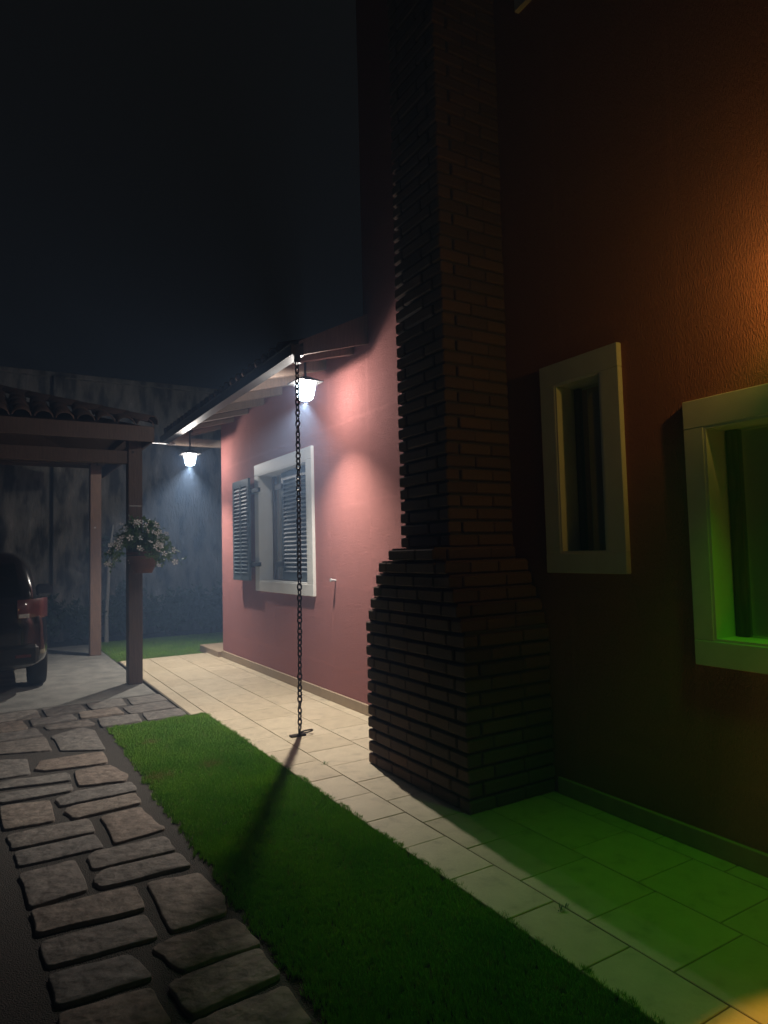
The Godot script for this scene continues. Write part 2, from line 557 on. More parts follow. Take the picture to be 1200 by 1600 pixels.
func room_behind(parent: Node, za: float, zb: float, ya: float, yb: float) -> void:
	# the unlit plastered room seen through the opening: five inner faces
	var st := mb()
	var a := Vector3(WX + 0.262, ya - 0.9, za - 0.5)
	var b := Vector3(WX + 2.4, yb + 0.5, zb + 0.5)
	face(st, [Vector3(b.x, a.y, a.z), Vector3(b.x, a.y, b.z), b, Vector3(b.x, b.y, a.z)], Vector3(b.x + 1, 0, 0))
	face(st, [a, Vector3(b.x, a.y, a.z), Vector3(b.x, b.y, a.z), Vector3(a.x, b.y, a.z)], Vector3(a.x, a.y, a.z - 1))
	face(st, [Vector3(a.x, a.y, b.z), Vector3(b.x, a.y, b.z), b, Vector3(a.x, b.y, b.z)], Vector3(a.x, a.y, b.z + 1))
	face(st, [a, Vector3(b.x, a.y, a.z), Vector3(b.x, a.y, b.z), Vector3(a.x, a.y, b.z)], Vector3(a.x, a.y - 1, a.z))
	face(st, [Vector3(a.x, b.y, a.z), Vector3(b.x, b.y, a.z), b, Vector3(a.x, b.y, b.z)], Vector3(a.x, b.y + 1, a.z))
	part(parent, "room", st, M.plaster)

func shutter_leaf(parent: Node, label: String, x: float, za: float, zb: float, ya: float, yb: float) -> void:
	# louvred leaf lying in a plane of constant x: frame with a middle stile, two columns of tilted slats
	var th := 0.035
	var s := 0.07
	var zm := (za + zb) / 2
	var st := mb()
	for z in [[za, za + s], [zm - s / 2, zm + s / 2], [zb - s, zb]]:
		box(st, Vector3(x, ya, z[0]), Vector3(x + th, yb, z[1]), 0.004)
	for y in [[ya, ya + 0.1], [yb - 0.1, yb]]:
		for z in [[za + s, zm - s / 2], [zm + s / 2, zb - s]]:
			box(st, Vector3(x + 0.002, y[0], z[0]), Vector3(x + th - 0.002, y[1], z[1]), 0.002)
	var leaf := part(parent, "shutter", st, M.slate)
	leaf.set_meta("label", label)
	var n := int((yb - ya - 0.2) / 0.05)
	var pitch := (yb - ya - 0.2) / n
	for z in [[za + s, zm - s / 2], [zm + s / 2, zb - s]]:
		st = mb()
		box(st, Vector3(-0.036, -0.0045, z[0]), Vector3(0.036, 0.0045, z[1]), 0.002)
		var mesh := finish(st)
		for k in n:
			put(leaf, "slat", mesh, M.slate, Vector3(x + th / 2, ya + 0.1 + pitch * (k + 0.5), 0), Vector3(0, 0, 0.85))

var house: Node3D

func build_house() -> void:
	house = thing("house", "pink stucco house with tall near block, lower far wing and brick chimney", "house", Vector3.ZERO)
	var far_i := [-8.38, -6.84, 1.20, 2.60]
	var far_o := [-8.52, -6.69, 1.07, 2.745]
	var mid_i := [-3.0, -2.64, 1.505, 2.57]
	var mid_o := [-3.13, -2.506, 1.382, 2.71]
	var near_i := [-2.005, -0.75, 1.06, 2.13]
	var near_o := [-2.115, -0.64, 0.934, 2.275]
	var up_i := [-3.10, -2.30, 5.36, 6.5]
	var up_o := [-3.23, -2.17, 5.23, 6.63]
	# walls
	var st := mb()
	wall_x(st, -5.5, 4.0, 0.0, 8.2, [mid_i, near_i, up_i], 0.26)
	box(st, Vector3(WX + 0.27, 0, -5.5), Vector3(9, 8.2, -5.25))
	var tall := part(house, "tall_wall", st, M.stucco)
	tall.set_meta("label", "tall dark pink wall of the near block, lit orange at the right")
	st = mb()
	wall_x(st, -10.08, -5.5002, 0.0, 3.66, [far_i], 0.26)
	box(st, Vector3(WX + 0.27, 0, -10.08), Vector3(9, 3.66, -9.83))
	var low := part(house, "wing_wall", st, M.stucco)
	low.set_meta("label", "lamplit pink stucco wall of the lower wing")
	# skirting
	boxed(house, "skirting", Vector3(WX - 0.022, 0.0, -10.1), Vector3(WX + 0.01, 0.10, -4.36), M.plinth, 0.004)
	boxed(house, "skirting", Vector3(WX - 0.022, 0.0, -3.12), Vector3(WX + 0.01, 0.10, 3.9), M.plinth, 0.004)
	# far window with its shutters
	var w := surround("window", far_o, far_i, house, 0.035, 0.20)
	w.set_meta("label", "white framed window of the wing with slate louvred shutters")
	room_behind(w, -8.6, -6.6, 1.0, 2.8)
	boxed(w, "sash", Vector3(WX + 0.15, 1.22, -8.34), Vector3(WX + 0.19, 2.58, -8.26), M.wood, 0.004)
	boxed(w, "pane", Vector3(WX + 0.165, 1.22, -8.26), Vector3(WX + 0.172, 2.58, -6.87), M.pane)
	shutter_leaf(house, "closed louvred shutter leaf in the near half of the wing window", WX + 0.075, -7.84, -6.86, 1.225, 2.57)
	shutter_leaf(house, "open louvred shutter leaf folded back against the pink wall", WX - 0.10, -9.25, -8.58, 1.2, 2.585)
	for y in [1.42, 2.40]:
		st = mb()
		box(st, Vector3(WX - 0.075, y - 0.028, -8.62), Vector3(WX - 0.040, y + 0.028, -8.27), 0.004)
		box(st, Vector3(WX - 0.082, y - 0.04, -8.58), Vector3(WX - 0.036, y + 0.04, -8.545), 0.004)
		part(house, "shutter_hinge", st, M.metal)
		boxed(house, "shutter_hinge", Vector3(WX + 0.05, y - 0.035, -8.00), Vector3(WX + 0.074, y + 0.035, -7.78), M.metal, 0.004)
	# narrow window beside the chimney
	w = surround("window", mid_o, mid_i, house, 0.035, 0.20)
	w.set_meta("label", "narrow dark window in a pale frame beside the chimney")
	boxed(w, "pane", Vector3(WX + 0.13, 1.51, -3.0), Vector3(WX + 0.137, 2.56, -2.65), M.pane)
	room_behind(w, -3.1, -2.5, 1.4, 2.7)
	for z in [-2.985, -2.70]:
		boxed(w, "sash", Vector3(WX + 0.118, 1.52, z), Vector3(WX + 0.15, 2.555, z + 0.045), M.slate, 0.003)
	# near window
	w = surround("window", near_o, near_i, house, 0.035, 0.22)
	w.set_meta("label", "wide window with an olive lit frame at the right edge")
	room_behind(w, -2.1, -0.6, 0.95, 2.3)
	for z in [-1.985, -1.42, -1.35, -0.84]:
		boxed(w, "sash", Vector3(WX + 0.12, 1.075, z), Vector3(WX + 0.16, 2.115, z + 0.065), M.wood, 0.004)
	for z in [[-1.92, -1.42], [-1.285, -0.84]]:
		boxed(w, "pane", Vector3(WX + 0.135, 1.075, z[0]), Vector3(WX + 0.141, 2.115, z[1]), M.pane)
	# upstairs window
	w = surround("window", up_o, up_i, house, 0.035, 0.2)
	w.set_meta("label", "upstairs window of which only a frame corner shows")
	boxed(w, "pane", Vector3(WX + 0.13, 5.37, -3.09), Vector3(WX + 0.137, 6.49, -2.31), M.pane)
	room_behind(w, -3.2, -2.2, 5.3, 6.6)
	# peg in the wall
	st = mb()
	tube(st, [Vector3(WX + 0.01, 1.257, -6.206), Vector3(WX - 0.05, 1.262, -6.206)], 0.012, 8)
	tube(st, [Vector3(WX - 0.048, 1.262, -6.206), Vector3(WX - 0.062, 1.263, -6.206)], 0.019, 8)
	part(house, "wall_peg", st, M.lip)
	# roof of the wing: slopes up from the gutter
	var z0 := -10.36
	var z1 := -5.44
	var x0 := 2.38
	var slope := 0.29
	var under := func(x: float) -> float: return 3.352 + (x - x0) * slope
	# soffit boards run along the eave, side by side up the slope
	var xb := x0
	while xb < WX - 0.01:
		var xe := minf(xb + 0.118, WX - 0.002)
		st = mb()
		var ya: float = under.call(xb) + 0.06
		var yb: float = under.call(xe) + 0.06
		var c := Vector3((xb + xe) / 2, (ya + yb) / 2 + 0.01, (z0 + z1) / 2)
		var q := []
		for z in [z0, z1]:
			q.append([Vector3(xb, ya, z), Vector3(xe, yb, z), Vector3(xe, yb + 0.02, z), Vector3(xb, ya + 0.02, z)])
		for i in 4:
			var j := (i + 1) % 4
			face(st, [q[0][i], q[0][j], q[1][j], q[1][i]], c)
		face(st, q[0], c)
		face(st, q[1], c)
		part(house, "soffit_board", st, M.soffit)
		xb += 0.124
	var zr := z0 + 0.25
	while zr < z1 - 0.2:
		st = mb()
		var c := Vector3((x0 + WX) / 2, 3.5, zr + 0.035)
		var q := []
		for z in [zr, zr + 0.07]:
			q.append([Vector3(x0 + 0.02, under.call(x0 + 0.02) - 0.03, z), Vector3(WX - 0.003, under.call(WX) - 0.05, z), Vector3(WX - 0.003, under.call(WX) + 0.058, z), Vector3(x0 + 0.02, under.call(x0 + 0.02) + 0.058, z)])
		for i in 4:
			var j := (i + 1) % 4
			face(st, [q[0][i], q[0][j], q[1][j], q[1][i]], c)
		face(st, q[0], c)
		face(st, q[1], c)
		part(house, "rafter", st, M.soffit)
		zr += 0.62
	# rake boards at both ends of the overhang
	for zz in [[z1 + 0.002, z1 + 0.032, 0.26], [z0 - 0.032, z0 - 0.002, 0.14]]:
		st = mb()
		var c := Vector3((x0 + WX) / 2, 3.55, (zz[0] + zz[1]) / 2)
		var q := []
		for z in [zz[0], zz[1]]:
			q.append([Vector3(2.40, under.call(2.40) - 0.03, z), Vector3(WX - 0.003, under.call(WX) - 0.03, z), Vector3(WX - 0.003, under.call(WX) + zz[2], z), Vector3(2.40, under.call(2.40) + 0.1, z)])
		for i in 4:
			var j := (i + 1) % 4
			face(st, [q[0][i], q[0][j], q[1][j], q[1][i]], c)
		face(st, q[0], c)
		face(st, q[1], c)
		part(house, "rake_board", st, M.soffit)
	# roof deck and barrel tiles
	st = mb()
	var xr := WX + 2.6
	face(st, [Vector3(x0, under.call(x0) + 0.085, z0), Vector3(xr, under.call(xr) + 0.085, z0), Vector3(xr, under.call(xr) + 0.085, z1 - 0.07), Vector3(x0, under.call(x0) + 0.085, z1 - 0.07)], Vector3(3, 0, -8))
	var deck := part(house, "roof", st, M.soffit)
	st = mb()
	var zc := z0 + 0.1
	while zc < z1 - 0.05:
		var x := x0 - 0.06
		while x < WX + 2.4:
			barrel(st, Vector3(x, under.call(x) + 0.10, zc), Vector3(1, slope, 0).normalized(), Vector3(0, 0, 1), 0.46, 0.095, 0.075)
			x += 0.40
		zc += 0.2
	var rt := part(deck, "roof_tiles", st, M.rooftile[0])
	rt.set_meta("kind", "stuff")
	# gutter with light rims
	st = mb()
	box(st, Vector3(2.262, 3.282, -10.38), Vector3(2.268, 3.372, -5.27))
	box(st, Vector3(2.2685, 3.282, -10.38), Vector3(2.374, 3.288, -5.27))
	box(st, Vector3(2.374, 3.282, -10.38), Vector3(2.379, 3.40, -5.27))
	box(st, Vector3(2.2685, 3.2885, -5.276), Vector3(2.3735, 3.37, -5.27))
	box(st, Vector3(2.2685, 3.2885, -10.38), Vector3(2.3735, 3.37, -10.374))
	var g := part(house, "gutter", st, M.gutter)
	st = mb()
	tube(st, [Vector3(2.262, 3.376, -10.38), Vector3(2.262, 3.376, -5.27)], 0.0085, 8)
	part(g, "rim", st, M.gutter)
	st = mb()
	tube(st, [Vector3(2.262, 3.279, -10.38), Vector3(2.262, 3.279, -5.27)], 0.0065, 8)
	part(g, "rim", st, M.gutter)
	st = mb()
	tube(st, [Vector3(2.335, 3.283, -5.31), Vector3(2.335, 3.22, -5.31)], 0.03, 12)
	part(g, "outlet", st, M.gutter)
	# eave beam at the far end and the thin tie from the carport post
	boxed(house, "eave_beam", Vector3(2.40, 3.285, -10.50), Vector3(3.3, 3.40, -10.40), M.soffit, 0.004)
	# tall roof above the frame
	boxed(house, "tall_roof", Vector3(WX - 0.6, 8.21, -6.1), Vector3(9.4, 8.4, 4.4), M.wood, 0.01)

func barrel(st: SurfaceTool, at: Vector3, along: Vector3, across: Vector3, length: float, r0: float, r1: float) -> void:
	# one half-round tile: a curved shell with thickness at its lower end
	st.set_smooth_group(0)
	var up := along.cross(across)
	if up.y < 0: up = -up
	var n := 6
	var a := []
	var b := []
	var e := []
	for k in n + 1:
		var w := PI * k / n
		var d := across * cos(w) + up * sin(w) * 0.75
		a.append(at + d * r0)
		e.append(at + d * (r0 - 0.014))
		b.append(at + along * length + up * 0.012 + d * r1)
	for k in n:
		face(st, [a[k], a[k + 1], b[k + 1], b[k]], at + along * length / 2 - up * 0.05)
		face(st, [e[k], e[k + 1], a[k + 1], a[k]], at + along)

# ---------------------------------------------------------------- chimney
func build_chimney() -> void:
	var ch := 0.0869
	var st := mb()
	box(st, Vector3(2.445, 0.0, -4.315), Vector3(WX - 0.001, 1.05, -3.175))
	box(st, Vector3(2.59, 1.051, -4.02), Vector3(WX - 0.001, 7.4, -3.485))
	var chimney := part(house, "chimney", st, M.mortar)
	chimney.set_meta("label", "dark brick chimney with a wide stepped base standing out from the wall")
	var far := [-4.305, -4.27, -4.22, -4.18, -4.14, -4.0]
	var rest := mb()
	var cache := {}
	var count := 0
	for i in 84:
		var y := i * ch
		var x := 2.42
		var za := -4.34
		var zb := -3.15
		if i >= 12 and i < 18:
			var k := i - 12
			za = far[k]
			zb = -3.15 - (far[k] + 4.34) * 0.85
		elif i >= 18:
			x = 2.562; za = -4.046; zb = -3.46
		var odd := i % 2 == 1
		if i >= 12 and i < 18:   # filling behind the stepped courses
			box(rest, Vector3(x + 0.025, y, za + 0.025), Vector3(WX - 0.001, y + ch - 0.002, zb - 0.025))
		var rows := []   # [from, to, along axis, fixed coordinate, which face]
		var d := 0.105
		if odd:
			rows.append([za, zb, "z", x, "out"])
			rows.append([x + d + 0.012, WX - 0.004, "x", zb, "near"])
			rows.append([x + d + 0.012, WX - 0.004, "x", za, "far"])
		else:
			rows.append([za + d + 0.012, zb - d - 0.012, "z", x, "out"])
			rows.append([x, WX - 0.004, "x", zb, "near"])
			rows.append([x, WX - 0.004, "x", za, "far"])
		for r in rows:
			var length: float = r[1] - r[0]
			var n := maxi(1, int(round(length / 0.235)))
			var cuts := [r[0]]
			for k in range(1, n):
				cuts.append(r[0] + length * (k + (0.22 if odd else -0.12)) / n)
			cuts.append(r[1])
			for k in n:
				var l: float = cuts[k + 1] - cuts[k] - 0.005
				var mid: float = (cuts[k] + cuts[k + 1]) / 2
				var h := ch - 0.017
				var key := "%s%.2f" % [r[2], l]
				var o := rng.randf_range(-0.004, 0.004)
				var at: Vector3
				if r[2] == "z":
					at = Vector3(x + d / 2 + o, y + h / 2 + 0.004, mid)
				else:
					at = Vector3(mid, y + h / 2 + 0.004, r[3] + (d / 2 - o if r[4] == "far" else -d / 2 + o))
				var size := Vector3(d, h, l) if r[2] == "z" else Vector3(l, h, d)
				if r[4] != "far" and count < 298:
					count += 1
					if not cache.has(key):
						var b := mb()
						box(b, -size / 2, size / 2, 0.008)
						cache[key] = finish(b)
					put(chimney, "brick", cache[key], M.brick[rng.randi() % 4], at, Vector3(rng.randf_range(-0.008, 0.008), rng.randf_range(-0.008, 0.008), rng.randf_range(-0.008, 0.008)))
				else:
					rest.set_smooth_group(-1)
					box(rest, at - size / 2, at + size / 2, 0.008)
	var more := part(chimney, "bricks", rest, M.brick[1])
	more.set_meta("kind", "stuff")

# ---------------------------------------------------------------- lamps
func build_lantern(at: Vector3, soffit: float, label: String) -> void:
	# at: bottom of the glass; hangs from the soffit on a short stem
	var t := thing("eave_lantern", label, "lantern", at, "lanterns under the eave")
	var st := mb()   # tapered glass body, wider at the top, rounded towards the bottom
	var rings := []
	for r in [[0.045, 0.0], [0.066, 0.012], [0.078, 0.05], [0.088, 0.11], [0.096, 0.168]]:
		var ring := []
		for k in 16:
			var w := TAU * k / 16
			var sq := 1.0 / pow(pow(absf(cos(w)), 5.0) + pow(absf(sin(w)), 5.0), 0.2)
			ring.append(Vector3(cos(w) * sq * r[0] * 0.92, r[1], sin(w) * sq * r[0] * 0.92))
		rings.append(ring)
	st.set_smooth_group(0)
	for i in rings.size() - 1:
		for k in 16:
			var l := (k + 1) % 16
			face(st, [rings[i][k], rings[i][l], rings[i + 1][l], rings[i + 1][k]], Vector3(0, 0.08, 0))
	st.set_smooth_group(-1)
	face(st, rings[0], Vector3(0, 0.1, 0))
	face(st, rings[4], Vector3(0, 0.1, 0))
	part(t, "glass", st, M.glow)
	st = mb()   # cap: thin square brim under a low pyramid
	box(st, Vector3(-0.135, 0.170, -0.135), Vector3(0.135, 0.178, 0.135), 0.002)
	for k in 4:
		var w := PI / 4 + TAU * k / 4
		var v := w + TAU / 4
		face(st, [Vector3(cos(w) * 0.17, 0.179, sin(w) * 0.17), Vector3(cos(v) * 0.17, 0.179, sin(v) * 0.17), Vector3(cos(v) * 0.04, 0.232, sin(v) * 0.04), Vector3(cos(w) * 0.04, 0.232, sin(w) * 0.04)], Vector3(0, 0.15, 0))
	part(t, "cap", st, M.metal)
	for k in 4:
		var w := PI / 4 + TAU * k / 4
		st = mb()
		var d := Vector3(cos(w), 0, sin(w))
		tube(st, [d * 0.118 + Vector3(0, 0.169, 0), d * 0.118 + Vector3(0, 0.145, 0)], 0.004, 6)
		part(t, "clip", st, M.metal)
	st = mb()
	tube(st, [Vector3(0, 0.228, 0), Vector3(0, soffit - at.y + 0.02, 0)], 0.012, 10)
	lathe(st, [[0.05, soffit - at.y - 0.02], [0.05, soffit - at.y + 0.005], [0.0, soffit - at.y + 0.006]], 16)
	part(t, "stem", st, M.metal)
	var glow := OmniLight3D.new()
	glow.name = "lamp_glow"
	glow.light_color = Color(1.0, 0.96, 0.92)
	glow.light_energy = 1.15
	glow.light_size = 0.02
	glow.omni_range = 25.0
	glow.omni_attenuation = 2.0
	glow.shadow_enabled = true
	t.add_child(glow)
	glow.position = Vector3(0, 0.085, 0)
	# the lamp inside throws most of its light down through the bottom of the glass
	var down := SpotLight3D.new()
	down.name = "lamp_downlight"
	down.spot_angle = 56.0
	down.spot_angle_attenuation = 1.0
	down.light_size = 0.022
	down.light_color = Color(1.0, 0.96, 0.90)
	down.light_energy = 12.5
	down.spot_range = 25.0
	down.spot_attenuation = 2.0
	down.shadow_enabled = true
	t.add_child(down)
	down.position = Vector3(0, -0.008, 0)
	down.rotation = Vector3(-PI / 2, 0.0, 0.0)
	down.rotate_z(-0.15)   # the bulb sits a little askew, away from the wall

func build_sconce() -> void:
	# outside the frame to the right: a wall lamp with a green glass band, open above and below
	var at := Vector3(WX - 0.21, 2.72, -1.30)
	var t := thing("wall_sconce", "warm wall lamp with a green glass band on the near wall beyond the right edge", "wall lamp", at)
	t.basis = Basis(Quaternion(Vector3.UP, Vector3(0.32, 1.0, -0.38).normalized()))   # the shade hangs askew, its mouth turned off the wall
	var bulb := flat(Color(1.0, 0.85, 0.6), 0.4)
	bulb.emission_enabled = true
	bulb.emission = Color(1.0, 0.72, 0.36)
	bulb.emission_energy_multiplier = 6.0
	var st := mb()
	lathe(st, [[0.0, -0.03], [0.018, -0.025], [0.03, 0.0], [0.018, 0.028], [0.0, 0.032]], 14)
	part(t, "bulb", st, bulb)
	st = mb()
	for k in 24:
		var w := TAU * k / 24
		var v := TAU * (k + 1) / 24
		for r in [[0.080, 1.0], [0.086, -1.0]]:
			face(st, [Vector3(cos(w) * r[0], -0.20, sin(w) * r[0]), Vector3(cos(v) * r[0], -0.20, sin(v) * r[0]), Vector3(cos(v) * r[0], -0.028, sin(v) * r[0]), Vector3(cos(w) * r[0], -0.028, sin(w) * r[0])], Vector3.ZERO)
	part(t, "shade_liner", st, M.metal)
	var green := flat(Color(0.1, 0.4, 0.05), 0.3)
	green.emission_enabled = true
	green.emission = Color(0.35, 0.9, 0.10)
	green.emission_energy_multiplier = 2.0
	st = mb()
	for k in 24:
		var w := TAU * k / 24
		var v := TAU * (k + 1) / 24
		face(st, [Vector3(cos(w) * 0.09, -0.195, sin(w) * 0.09), Vector3(cos(v) * 0.09, -0.195, sin(v) * 0.09), Vector3(cos(v) * 0.09, -0.032, sin(v) * 0.09), Vector3(cos(w) * 0.09, -0.032, sin(w) * 0.09)], Vector3.ZERO)
	part(t, "green_glass_lamp_shade", st, green)
	st = mb()
	box(st, Vector3(0.13, -0.2, -0.06), Vector3(0.175, 0.05, 0.06), 0.006)
	tube(st, [Vector3(0.15, -0.09, 0), Vector3(0.085, -0.09, 0)], 0.012, 8)
	part(t, "bracket", st, M.metal)
	var warm := OmniLight3D.new()
	warm.name = "bulb_light"
	warm.light_color = Color(1.0, 0.76, 0.33)
	warm.light_energy = 0.27
	warm.light_size = 0.02
	warm.omni_range = 25.0
	warm.omni_attenuation = 2.0
	warm.shadow_enabled = true
	t.add_child(warm)
	var down := SpotLight3D.new()   # the reflector bulb throws a tight warm pool through the lower mouth
	down.name = "bulb_downlight"
	down.light_color = Color(1.0, 0.72, 0.28)
	down.light_energy = 5.5
	down.light_size = 0.02
	down.spot_angle = 24.4
	down.spot_angle_attenuation = 0.2
	down.spot_range = 25.0
	down.spot_attenuation = 2.0
	down.shadow_enabled = true
	t.add_child(down)
	down.position = Vector3(0, -0.205, 0)
	down.rotation = Vector3(-PI / 2, 0, 0)
	var band := SpotLight3D.new()   # light that leaves through the green glass band
	band.name = "green_band_light"
	band.light_color = Color(0.38, 0.92, 0.02)
	band.light_energy = 0.95
	band.light_size = 0.05
	band.spot_angle = 39.0
	band.spot_angle_attenuation = 1.0
	band.spot_range = 25.0
	band.spot_attenuation = 2.0
	band.shadow_enabled = true
	add_child(band)
	var from := t.transform * Vector3(0, -0.13, -0.12)
	band.look_at_from_position(from, Vector3(2.35, 0, -1.75))
	band.reparent(t)

# ---------------------------------------------------------------- rain chain
func build_chain() -> void:
	var t := thing("rain_chain", "long black iron chain hanging from the gutter end down to the walkway tiles", "chain", Vector3(2.335, 0, -5.31))
	var st := mb()
	var pts := []
	var rx := 0.018
	var ry := 0.025
	for k in 14:
		var w := TAU * k / 14
		pts.append(Vector3(cos(w) * rx, sin(w) * ry + signf(sin(w)) * 0.006 * absf(sin(w)), 0))
	tube(st, pts, 0.007, 6, true)
	var link := finish(st)
	var y := 3.205
	var k := 0
	while y > 0.06:
		var sway := Vector3(sin(y * 1.1) * 0.006 - (3.2 - y) * 0.012, y, cos(y * 0.9) * 0.004)
		put(t, "link", link, M.iron, sway, Vector3(rng.randf_range(-0.12, 0.12), 0.5 + (PI / 2 if k % 2 else 0.0) + rng.randf_range(-0.25, 0.25), rng.randf_range(-0.1, 0.1)))
		y -= 0.0475
		k += 1
	st = mb()   # hook in the outlet, and the stake plate with its ring at the foot
	tube(st, [Vector3(0, 3.29, 0), Vector3(0, 3.225, 0)], 0.008, 6)
	part(t, "hook", st, M.iron)
	var foot := Vector3(-0.038, 0, 0)
	st = mb()
	box(st, foot + Vector3(-0.085, 0.0, -0.03), foot + Vector3(0.05, 0.016, 0.03), 0.004)
	tube(st, [foot + Vector3(0, 0.01, 0), foot + Vector3(0, 0.06, 0)], 0.012, 8)
	part(t, "anchor_plate", st, M.iron)
	st = mb()
	var ring := []
	for j in 16:
		var w := TAU * j / 16
		ring.append(foot + Vector3(0.065 + cos(w) * 0.055, 0.028 + sin(w) * 0.018, sin(w) * 0.03))
	tube(st, ring, 0.007, 6, true)
	part(t, "ring", st, M.iron)

# ---------------------------------------------------------------- carport
func build_carport() -> void:
	var t := thing("carport", "dark timber carport with a tiled hip roof above the parked car", "carport", Vector3.ZERO)
	for p in [[1.50, -8.81, M.wood], [1.43, -11.76, M.wood_pale], [-4.4, -8.81, M.wood], [-4.4, -11.76, M.wood]]:
		boxed(t, "post", Vector3(p[0], 0.0, p[1]), Vector3(p[0] + 0.168, 3.2, p[1] + 0.168), p[2], 0.008)
	boxed(t, "beam", Vector3(-4.23, 2.72, -8.79), Vector3(1.498, 2.88, -8.67), M.wood, 0.006)
	boxed(t, "beam", Vector3(-4.23, 3.08, -11.74), Vector3(1.428, 3.2, -11.62), M.wood, 0.006)
	boxed(t, "beam", Vector3(1.52, 3.06, -11.59), Vector3(1.63, 3.19, -8.82), M.wood, 0.006)
	# eave: fascia in front and at the right, sloping deck above
	boxed(t, "fascia", Vector3(-5.2, 2.93, -8.22), Vector3(1.72, 3.115, -8.185), M.wood, 0.005)
	boxed(t, "fascia", Vector3(1.685, 2.93, -12.2), Vector3(1.72, 3.115, -8.222), M.wood, 0.005)
	var st := mb()
	var e := [Vector3(-5.2, 3.10, -8.2), Vector3(1.70, 3.10, -8.2), Vector3(1.70, 3.10, -12.3), Vector3(-5.2, 3.10, -12.3)]
	var r := [Vector3(-3.2, 3.85, -10.25), Vector3(-0.4, 3.85, -10.25)]
	var under := Vector3(-1.5, 2.0, -10)
	face(st, [e[0], e[1], r[1], r[0]], under)
	face(st, [e[1], e[2], r[1]], under)
	face(st, [e[2], e[3], r[0], r[1]], under)
	face(st, [e[3], e[0], r[0]], under)
	var deck := part(t, "roof", st, M.wood)
	# tiles of the front slope, each its own; the hip cuts the rows short
	var slope := 0.75 / 2.05
	var along := Vector3(0, slope, -1).normalized()
	var meshes := []
	for k in 3:
		st = mb()
		barrel(st, Vector3.ZERO, along, Vector3(1, 0, 0), 0.44, 0.10, 0.08)
		meshes.append(finish(st))
	var x := -4.2
	while x < 1.72:
		for row in 5:
			var d := row * 0.38
			if x > 1.68 - d * 1.03: continue
			put(deck, "roof_tile", meshes[row % 3], M.rooftile[rng.randi() % 3], Vector3(x + rng.randf_range(-0.008, 0.008), 3.125 + d * slope + rng.randf_range(-0.004, 0.004), -8.14 - d), Vector3(0, rng.randf_range(-0.02, 0.02), 0))
		x += 0.215
	st = mb()   # ridge tiles up the hip
	var hip: Vector3 = (r[1] - e[1]).normalized()
	for k in 8:
		barrel(st, e[1] + hip * (0.36 * k) + Vector3(0, 0.06, 0), hip, hip.cross(Vector3.UP).normalized(), 0.42, 0.12, 0.095)
	part(deck, "hip_ridge", st, M.rooftile[1])
	# bolts in the posts
	for b in [[1.555, 2.86, -8.636], [1.50, 2.05, -11.586]]:
		st = mb()
		tube(st, [Vector3(b[0], b[1], b[2] - 0.006), Vector3(b[0], b[1], b[2] + 0.008)], 0.014, 8)
		part(t, "bolt", st, M.lip if b[1] < 2.5 else M.metal)
	# wire band and the slim tie rod to the house eave
	boxed(t, "wire_band", Vector3(1.51, 2.185, -8.645), Vector3(1.655, 2.192, -8.636), M.lip)
	st = mb()
	tube(st, [Vector3(1.60, 3.01, -8.70), Vector3(2.5, 3.29, -10.42)], 0.011, 8)
	part(t, "tie_rod", st, M.lip)

# ---------------------------------------------------------------- boundary wall
func build_boundary_wall() -> void:
	var t := thing("boundary_wall", "tall stained grey boundary wall behind the carport", "wall", Vector3(0, 0, -14.2))
	boxed(t, "wall_face", Vector3(-9, 0, -0.2), Vector3(10, 5.1, 0.0), M.oldwall, 0.01)
	boxed(t, "coping", Vector3(-9, 5.101, -0.25), Vector3(10, 5.2, 0.05), M.oldwall, 0.01)
	for x in [1.08, -2.2, 4.4]:
		boxed(t, "pillar", Vector3(x, 0, 0.001), Vector3(x + 0.2, 5.09, 0.16), M.oldwall, 0.01)

# ---------------------------------------------------------------- car
func loft(st: SurfaceTool, sections: Array, c: Vector3) -> void:
	st.set_smooth_group(0)
	var n: int = sections[0].size()
	for i in sections.size() - 1:
		var mid := c
		mid.z = (sections[i][0].z + sections[i + 1][0].z) / 2
		for k in n:
			var l := (k + 1) % n
			face(st, [sections[i][k], sections[i][l], sections[i + 1][l], sections[i + 1][k]], mid)
	face(st, sections[0], c)
	face(st, sections[-1], c)

func ring_section(z: float, w: float, y0: float, y1: float, top: float, power: float) -> Array:
	# rounded outline across the car: half width w at the belt, top: share of the width kept at the top
	var out := []
	for k in 32:
		var a := TAU * k / 32 + PI / 32
		var cx := signf(cos(a)) * pow(absf(cos(a)), 2.0 / power)
		var cy := signf(sin(a)) * pow(absf(sin(a)), 2.0 / power)
		var y := lerpf(y0, y1, cy * 0.5 + 0.5)
		var f := lerpf(1.0, top, smoothstep(0.0, 1.0, cy))
		out.append(Vector3(cx * w * f, y, z))
	return out

